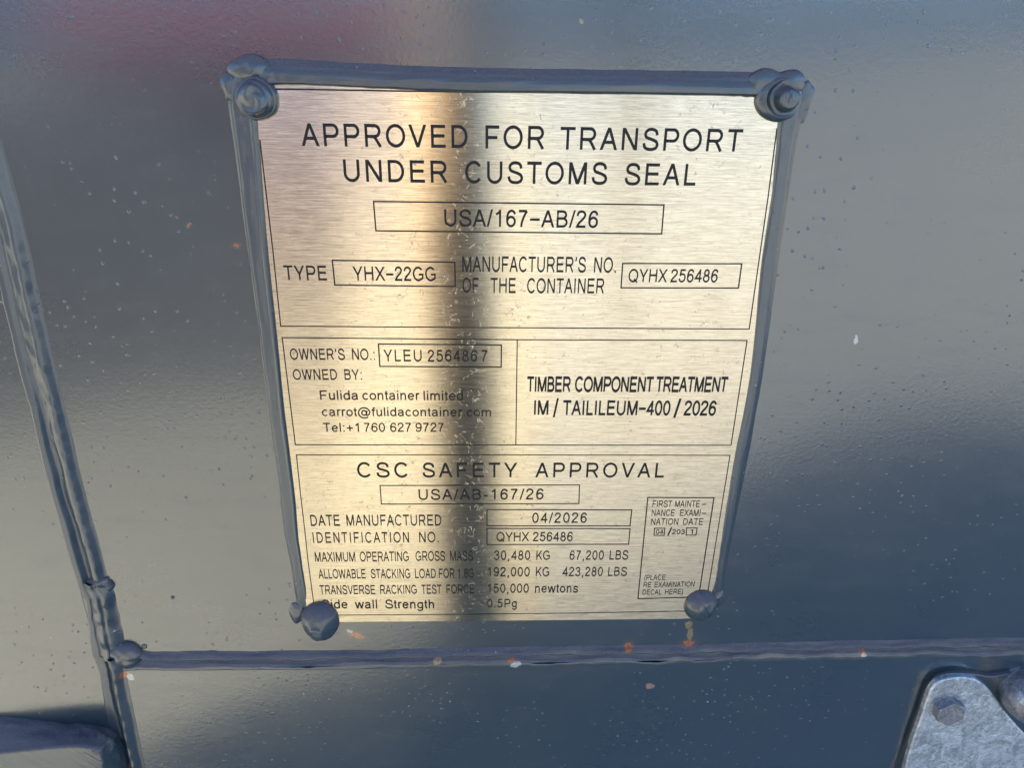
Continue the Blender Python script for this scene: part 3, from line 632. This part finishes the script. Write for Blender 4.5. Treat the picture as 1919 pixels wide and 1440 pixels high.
BOXES = [  # rulings: points px, closed, width m, label
 ([(487,262),(511,466),(526,611.5),(965,614.5),(1404,617),(1440,365),(1456,240)],False,.00030,'open-topped rule round the upper text'),
 ([(505,166.5),(560,167),(700,169.5),(860,171.8),(1100,174)],False,.00036,'top rule along the painted surround'),
 ([(528.8,633),(969.3,637),(1400,638.3),(1370,835),(966.7,834.5),(553.5,834),(541,733)],True,.00030,'rule round the owner and timber fields'),
 ([(969.3,637),(968,735),(966.7,834.5)],False,.00030,'vertical rule between the owner and timber fields'),
 ([(596,1152),(588.3,1134),(577,1050),(571.8,1000),(563,925),(555.5,853),(960,853),(1368,854),(1326,1113),(1318,1145),(1285,1146),(1100,1149.5),(900,1151.8),(634.7,1153.8)],True,.00028,'rule round the safety approval text'),
 ([(700,377.5),(1244.3,384),(1240,438.3),(704.5,432.5)],True,.00036,'box round USA/167-AB/26'),
 ([(622.8,487.8),(852.4,491.5),(853.2,537.1),(627.5,534.3)],True,.00036,'box round YHX-22GG'),
 ([(1167,493.8),(1390,494.5),(1383.8,540),(1163.8,539.5)],True,.00036,'box round QYHX 256486 at the upper right'),
 ([(709.2,645),(939.6,646.9),(939.2,688.4),(711.9,687)],True,.00036,'box round YLEU 256486 7'),
 ([(712.2,910.6),(1086,909.5),(1084.8,944.4),(714.9,945.4)],True,.00032,'box round USA/AB-167/26'),
 ([(912.6,955.6),(1184,956.3),(1180.7,986.3),(912.6,986.3)],True,.00034,'box round the date of manufacture'),
 ([(912.6,991),(1180.7,991.4),(1178,1020.6),(912.6,1021.3)],True,.00034,'box round the identification number'),
 ([(1214,933),(1338,933.4),(1309.8,1115.7),(1308,1119.5),(1195.5,1123)],True,.00036,'box for the examination decal'),
 ([(1226.6,990.6),(1246,990.6),(1244.5,1004),(1225.7,1004)],True,.00030,'tiny box round 04'),
 ([(1286.9,990),(1306.3,990),(1304.4,1003.6),(1286,1003.6)],True,.00030,'tiny box round 1'),
]
for pts, cl, wd, lab in BOXES:
    pr = Print(); q = [P(a, b, PY) for a, b in pts]
    Lf, Rt = ribbon([(v.x, v.z) for v in q], wd*1.7, cl); pr.k = 11; pr.strip(Lf, Rt, cl, lambda v: v); pr.build('ruled_line', lab)

# ------------------------------------------------------------------ rivets (parts of the plate)
def gau(r, c, w): return math.exp(-((r-c)/w)**2)
def f_tl(r, a):
    base = .0062*max(0, 1-r**3.2)**.55
    x, z = r*math.cos(a), r*math.sin(a)
    ring = -.0007*gau(r, .84, .05)
    cap = .0010/(1+math.exp((math.hypot(x+.12, z+.02)-.66)/.02))
    cut = -.0006*gau(x-.02-.15*z, 0, .16)*gau(z+.10, 0, .45) - .0008*max(0, -x-.15)
    lip = .0011*gau(math.hypot(x+.10, z-.05), .70, .05)*max(0, -math.sin(a-.25))
    return base+ring+cap+cut+lip+.0004*math.sin(2*a+7*r)*gau(r, .45, .25)
def f_tr(r, a):     # dish with an off-centre button
    x, z = r*math.cos(a), r*math.sin(a); d = math.hypot(x-.22, z-.04)
    h = .0040*max(0, 1-r**4)**.5 - .0014*max(0, 1-((d-.62)/.20)**2)
    btn = .0046*(1/(1+math.exp((d-.46)/.022))) - .0009*(1/(1+math.exp((d-.46)/.03)))*d
    pin = -.0006*gau(x-.16, 0, .045)*gau(z-.22, 0, .16)
    return h+btn+pin+.0009*gau(x-.10, 0, .05)*gau(z-.2, 0, .2)
def f_bl(r, a):
    x, z = r*math.cos(a), r*math.sin(a); d = math.hypot(x+.12, z+.30)
    return .0085*max(0, 1-r**2.3)**.55 + .0012/(1+math.exp((d-.40)/.03)) - .0011*gau(math.hypot(x+.45, z+.30), 0, .12)
def f_br(r, a):
    x, z = r*math.cos(a), r*math.sin(a)
    return .0070*max(0, 1-r**2.2)**.6 - .0006*gau(x-.2+z*.5, 0, .06)*gau(z+.0, 0, .5) - .0022*gau(x-.55-z*.3, 0, .035)*gau(z+.45, 0, .2)
for px, py, rx, ry, fn, lab, sd_ in ((480,184,42,42,f_tl,'top left rivet, glossy dark paint with a swirl',1.3),(1462,186,46,43,f_tr,'top right rivet with a raised off-centre button',2.6),
                        (599.5,1167,36,33,f_bl,'bottom left rivet, tall round painted head',3.9),(1314,1138,31,27,f_br,'bottom right rivet, small egg-shaped painted head',5.1)):
    blob('rivet', px, py, rx, ry, .006, plate, fn=fn, amp=.05, base=.0006, n=70, m=120, lab=lab, seed=sd_)

# ------------------------------------------------------------------ welded block at lower left
blk = empty('hinge_block', P(100, 1420), label='dark painted steel block welded on at the lower left, dusty top face', category='hinge block')
DEP = .0185
Bp = catmull([(-300,1325),(-120,1334),(0,1343),(70,1350),(128,1357),(148,1356),(185,1361),(210,1369),(226,1382),(233,1395),(238,1415),(242,1440),(247,1500),(254,1600)], 12)
Fp = catmull([(-300,1440),(-120,1424),(0,1411),(60,1405),(120,1400),(150,1400),(172,1403),(184,1408),(191,1417),(194,1428),(196,1440),(199,1470),(204,1540),(208,1600)], 12)
Cc = P(-40, 1640, -DEP); vs = []; fs = []; NB = len(Bp); TT = [0, .04, .1, .18, .26, .34, .42, .5, .58, .66, .74, .82, .9, .96, 1.0, 2, 3, 4]
for i in range(NB):
    bw, fw = P(*Bp[i], -.0028), P(*Fp[i], -DEP); inn = (Cc - fw); inn.y = 0; inn.normalize()
    top_ = 1.0 if i < NB*.55 else .8
    for t in TT:
        if t <= 1:
            p = bw.lerp(fw, t); bul = math.sin(math.pi*min(1, t))
            p -= inn*(.0011*bul*(1+1.2*nz(i*.09, t*3, 2)) + .0007*bul*nz(i*.3, t*9, 6) + .0010*gauss_(t, .45+.10*nz(i*.06, 3, 3), .07)*max(0, nz(i*.05, 9, 9)+.25))
            p.y = lerp(-.0028, -DEP+.0016, t)
            if t < .1: p -= inn*(.0006*nz(i*.4, 4, 4))
        else:
            k_ = {2: (.0006, -.0006), 3: (.0016, -.0001), 4: (.0030, 0.0)}[t]
            p = fw + inn*k_[0]; p.y = -DEP - k_[1] + (.0003*nz(i*.3, 1, 7))
        vs.append(p)
m_ = len(TT)
for i in range(NB-1):
    for j in range(m_-1): a = i*m_+j; fs.append((a, a+1, a+m_+1, a+m_))
fs.append([i*m_+m_-1 for i in range(NB)] + [len(vs)]); vs.append(P(-300, 1640, -DEP))
me = bpy.data.meshes.new('block_body'); bm = bmesh.new(); me.from_pydata([tuple(v) for v in vs], [], fs); bm.from_mesh(me)
bmesh.ops.triangulate(bm, faces=[f for f in bm.faces if len(f.verts) > 4]); bmesh.ops.recalc_face_normals(bm, faces=bm.faces[:]); bm.normal_update()
if sum(f.normal.y*f.calc_area() for f in bm.faces) > 0: bmesh.ops.reverse_faces(bm, faces=bm.faces[:])
bm.to_mesh(me); bm.free(); me.polygons.foreach_set('use_smooth', [True]*len(me.polygons))
link('block_body', me, M_bead, blk)

# ------------------------------------------------------------------ galvanised bracket at lower right
def prism(name, pts, y0, y1, mat, parent, bev=.0008, seg=3, **kw):
    """outline in photo px measured on its front face y1"""
    bm = bmesh.new(); q = [P(a, b, y1) for a, b in pts]
    fr = [bm.verts.new((v.x, y1, v.z)) for v in q]; bk = [bm.verts.new((v.x, y0, v.z)) for v in q]; N = len(q)
    f0 = bm.faces.new(fr); bm.faces.new(list(reversed(bk)))
    for i in range(N): bm.faces.new((fr[i], bk[i], bk[(i+1) % N], fr[(i+1) % N]))
    bmesh.ops.recalc_face_normals(bm, faces=bm.faces[:])
    if bev: bmesh.ops.bevel(bm, geom=list(f0.edges), offset=bev, segments=seg, profile=.5, affect='EDGES')
    me = bpy.data.meshes.new(name); bm.to_mesh(me); bm.free()
    return link(name, me, mat, parent, **kw)
brk = empty('bolted_bracket', P(1800, 1400), label='galvanised steel bracket with one hex bolt at the lower right', category='bracket')
bout = [(1640,1600),(1697,1440),(1709,1395),(1721,1362),(1733,1326),(1742,1300),(1748,1290),(1757,1281),(1770,1275),(1790,1271),(1819,1272),(1833,1277),(1846,1285),(1858,1297),(1871,1316),(1888,1341),(1919,1376),(1990,1450),(2050,1600)]
bout = [bout[0], bout[1]] + catmull(bout[1:-1], 4)[1:] + [bout[-1]]
FRONT = -.0095
prism('bracket_plate', bout, -.0060, FRONT, M_galv, brk, .0011, 4)
hexc = P(1784, 1342, FRONT-.006); hr = .0088; bm = bmesh.new()
hx = [(hexc.x+hr*math.cos(math.radians(90+60*i+6)), hexc.z+hr*math.sin(math.radians(90+60*i+6))) for i in range(6)]
fr = [bm.verts.new((a, FRONT-.0058, b)) for a, b in hx]; bk = [bm.verts.new((a, FRONT+.001, b)) for a, b in hx]
f0 = bm.faces.new(fr); bm.faces.new(list(reversed(bk)))
for i in range(6): bm.faces.new((fr[i], bk[i], bk[(i+1) % 6], fr[(i+1) % 6]))
bmesh.ops.recalc_face_normals(bm, faces=bm.faces[:]); bmesh.ops.bevel(bm, geom=list(f0.edges), offset=.0006, segments=2, profile=.6, affect='EDGES')
me = bpy.data.meshes.new('hex_bolt'); bm.to_mesh(me); bm.free(); link('hex_bolt', me, M_bolt, brk)
# painted backing pad with its rim showing round the bracket
pad = empty('backing_pad', P(1850, 1300), label='dark painted pad behind the bracket, its thin rim showing above it', category='backing pad')
bk_o = [(1660,1520),(1700,1405),(1722,1345),(1736,1305),(1750,1281),(1768,1268),(1800,1263),(1830,1265),(1855,1269),(1880,1266),(1919,1259),(2010,1240),(2060,1600)]
bk_o = [bk_o[0]] + catmull(bk_o[:-1], 5)[1:] + [bk_o[-1]]
prism('pad_body', bk_o, .002, -.0058, M_paint, pad, .0006, 2)
# round pin head
pin = empty('pivot_pin', P(1930, 1320), label='round galvanised pin head cut by the right photo edge', category='pin')
c = P(1952, 1332, -.022); R_ = .0150; vs = []; fs = []; prof = [(0,.020),(.25,.0198),(.5,.019),(.7,.0175),(.85,.0150),(.94,.012),(.99,.008),(1,.004),(1,-.012)]
mm = 64
for r, h in prof:
    for j in range(mm):
        a = 2*math.pi*j/mm; vs.append((c.x+r*R_*math.cos(a), -.006-h, c.z+r*R_*math.sin(a)))
for i in range(len(prof)-1):
    for j in range(mm):
        a, b = i*mm+j, i*mm+(j+1) % mm; fs.append((a, b, b+mm, a+mm))
bm = bmesh.new(); me = mesh('pin_head', vs, fs, True); bm.from_mesh(me); bmesh.ops.remove_doubles(bm, verts=bm.verts[:], dist=1e-7)
bmesh.ops.recalc_face_normals(bm, faces=bm.faces[:]); bm.to_mesh(me); bm.free(); me.polygons.foreach_set('use_smooth', [True]*len(me.polygons))
link('pin_head', me, M_bolt, pin)

# ------------------------------------------------------------------ unseen things added in the yard for the metal to mirror
def tube(vs, fs, path, radii, m=20):
    b = len(vs)
    for (x, y, z), r in zip(path, radii):
        for j in range(m):
            a = 2*math.pi*j/m; vs.append((x+r*math.cos(a), y+r*math.sin(a), z))
    for i in range(len(path)-1):
        for j in range(m):
            p, q = b+i*m+j, b+i*m+(j+1) % m; fs.append((p, q, q+m, p+m))
    fs.append(tuple(b+(len(path)-1)*m+j for j in range(m)))
def mirror_dir(px):
    d = ray(px, 200); return Vector((d.x, -d.y)).normalized()
dp = mirror_dir(858); base = Vector((0, .33)) + dp*1.75  # pole added to put the dark band into the plate's reflection
pole = empty('added_pole', (base.x, base.y, 0), label='unseen wooden pole added so the plate mirrors a dark band', category='pole')
vs = []; fs = []; tube(vs, fs, [(base.x + (.9-z)*.045, base.y, z) for z in (0, 1, 3, 6, 8)], [.088, .086, .084, .08, .075], 28)
link('pole_shaft', mesh('pole_shaft', vs, fs, True), M_wood, pole)
vs = []; fs = []; box(vs, fs, base.x-1.15, base.x+.65, base.y-.20, base.y-.085, 7.3, 7.42)
link('crossarm', mesh('crossarm', vs, fs), M_wood, pole)
lp = Vector((0, .33)) + mirror_dir(1190)*11  # post added far off for a soft dark streak in the plate
lamp = empty('added_lamp_post', (lp.x, lp.y, 0), label='unseen lamp post added far across the yard for a soft dark streak in the plate', category='lamp post')
vs = []; fs = []; tube(vs, fs, [(lp.x, lp.y, z) for z in (0, 3, 7)], [.14, .12, .08], 18)
link('post_shaft', mesh('post_shaft', vs, fs, True), M_tyre, lamp)
vs = []; fs = []; box(vs, fs, lp.x-.12, lp.x+.12, lp.y-.1, lp.y+.9, 7.0, 7.12)
link('lamp_head', mesh('lamp_head', vs, fs), M_rim, lamp)
# added unseen, to darken and blue the mirrored horizon: hills
vs = []; fs = []; NH = 160
for i in range(NH+1):
    a = lerp(-2.2, 2.2, i/NH); rr = 420
    hgt = 52 + 14*nz(a*3, 1) + 6*nz(a*11, 2) + 2.5*nz(a*45, 3)
    for d, z in ((0, -1), (30, hgt*.45), (90, hgt*.85), (140, hgt)):
        vs.append(((rr+d)*math.sin(a), -(rr+d)*math.cos(a), z))
    if i:
        for j in range(3): b = 4*i+j; fs.append((b-4, b, b+1, b-3))
link('added_hills', mesh('added_hills', vs, fs, True), simple('haze_blue_hills', (.035, .062, .115), 1.0, c2=(.05, .08, .135), sc=.03), kind='structure')  # blue of distance haze put into the base colour
# red box trailer added unseen, for the red mirrored in the paint
cc = Vector((0, .33)) + mirror_dir(500)*15
car = empty('added_trailer', (cc.x, cc.y, 0), label='red box trailer added out of view so the paint mirrors a faint red', category='trailer')
TX = 3.3
bm = bmesh.new(); vs = []; fs = []; box(vs, fs, cc.x-TX, cc.x+TX, cc.y-1.2, cc.y+1.2, 1.6, 2.55)
b_ = [bm.verts.new(v) for v in vs]
for f in fs: bm.faces.new([b_[i] for i in f])
bmesh.ops.bevel(bm, geom=bm.edges[:], offset=.03, segments=2, affect='EDGES')
me = bpy.data.meshes.new('trailer_body'); bm.to_mesh(me); bm.free(); link('trailer_body', me, M_red, car)
vs = []; fs = []; box(vs, fs, cc.x-TX+.1, cc.x+TX-.1, cc.y-1.0, cc.y+1.0, .75, 1.59)
link('chassis', mesh('chassis', vs, fs), M_tyre, car)
def disc(r0, r1, hw, x, y, z, m=28):
    vs = []; fs = []
    for yy in (-hw, hw):
        for rr in (r0, r1):
            for j in range(m):
                a = 2*math.pi*j/m; vs.append((x+rr*math.cos(a), y+yy, z+rr*math.sin(a)))
    for j in range(m):
        k = (j+1) % m
        fs += [(j, k, m+k, m+j), (2*m+j, 3*m+j, 3*m+k, 2*m+k), (m+j, m+k, 3*m+k, 3*m+j), (j, 2*m+j, 2*m+k, k)]
    return vs, fs
for a in (-2.4, -1.3, 2.2):
    for s in (-1.05, 1.05):
        t = link('wheel', mesh('wheel', *disc(.27, .48, .13, cc.x+a, cc.y+s, .48)), M_tyre, car)
        link('rim', mesh('rim', *disc(.03, .27, .10, cc.x+a, cc.y+s, .48)), M_rim, t)
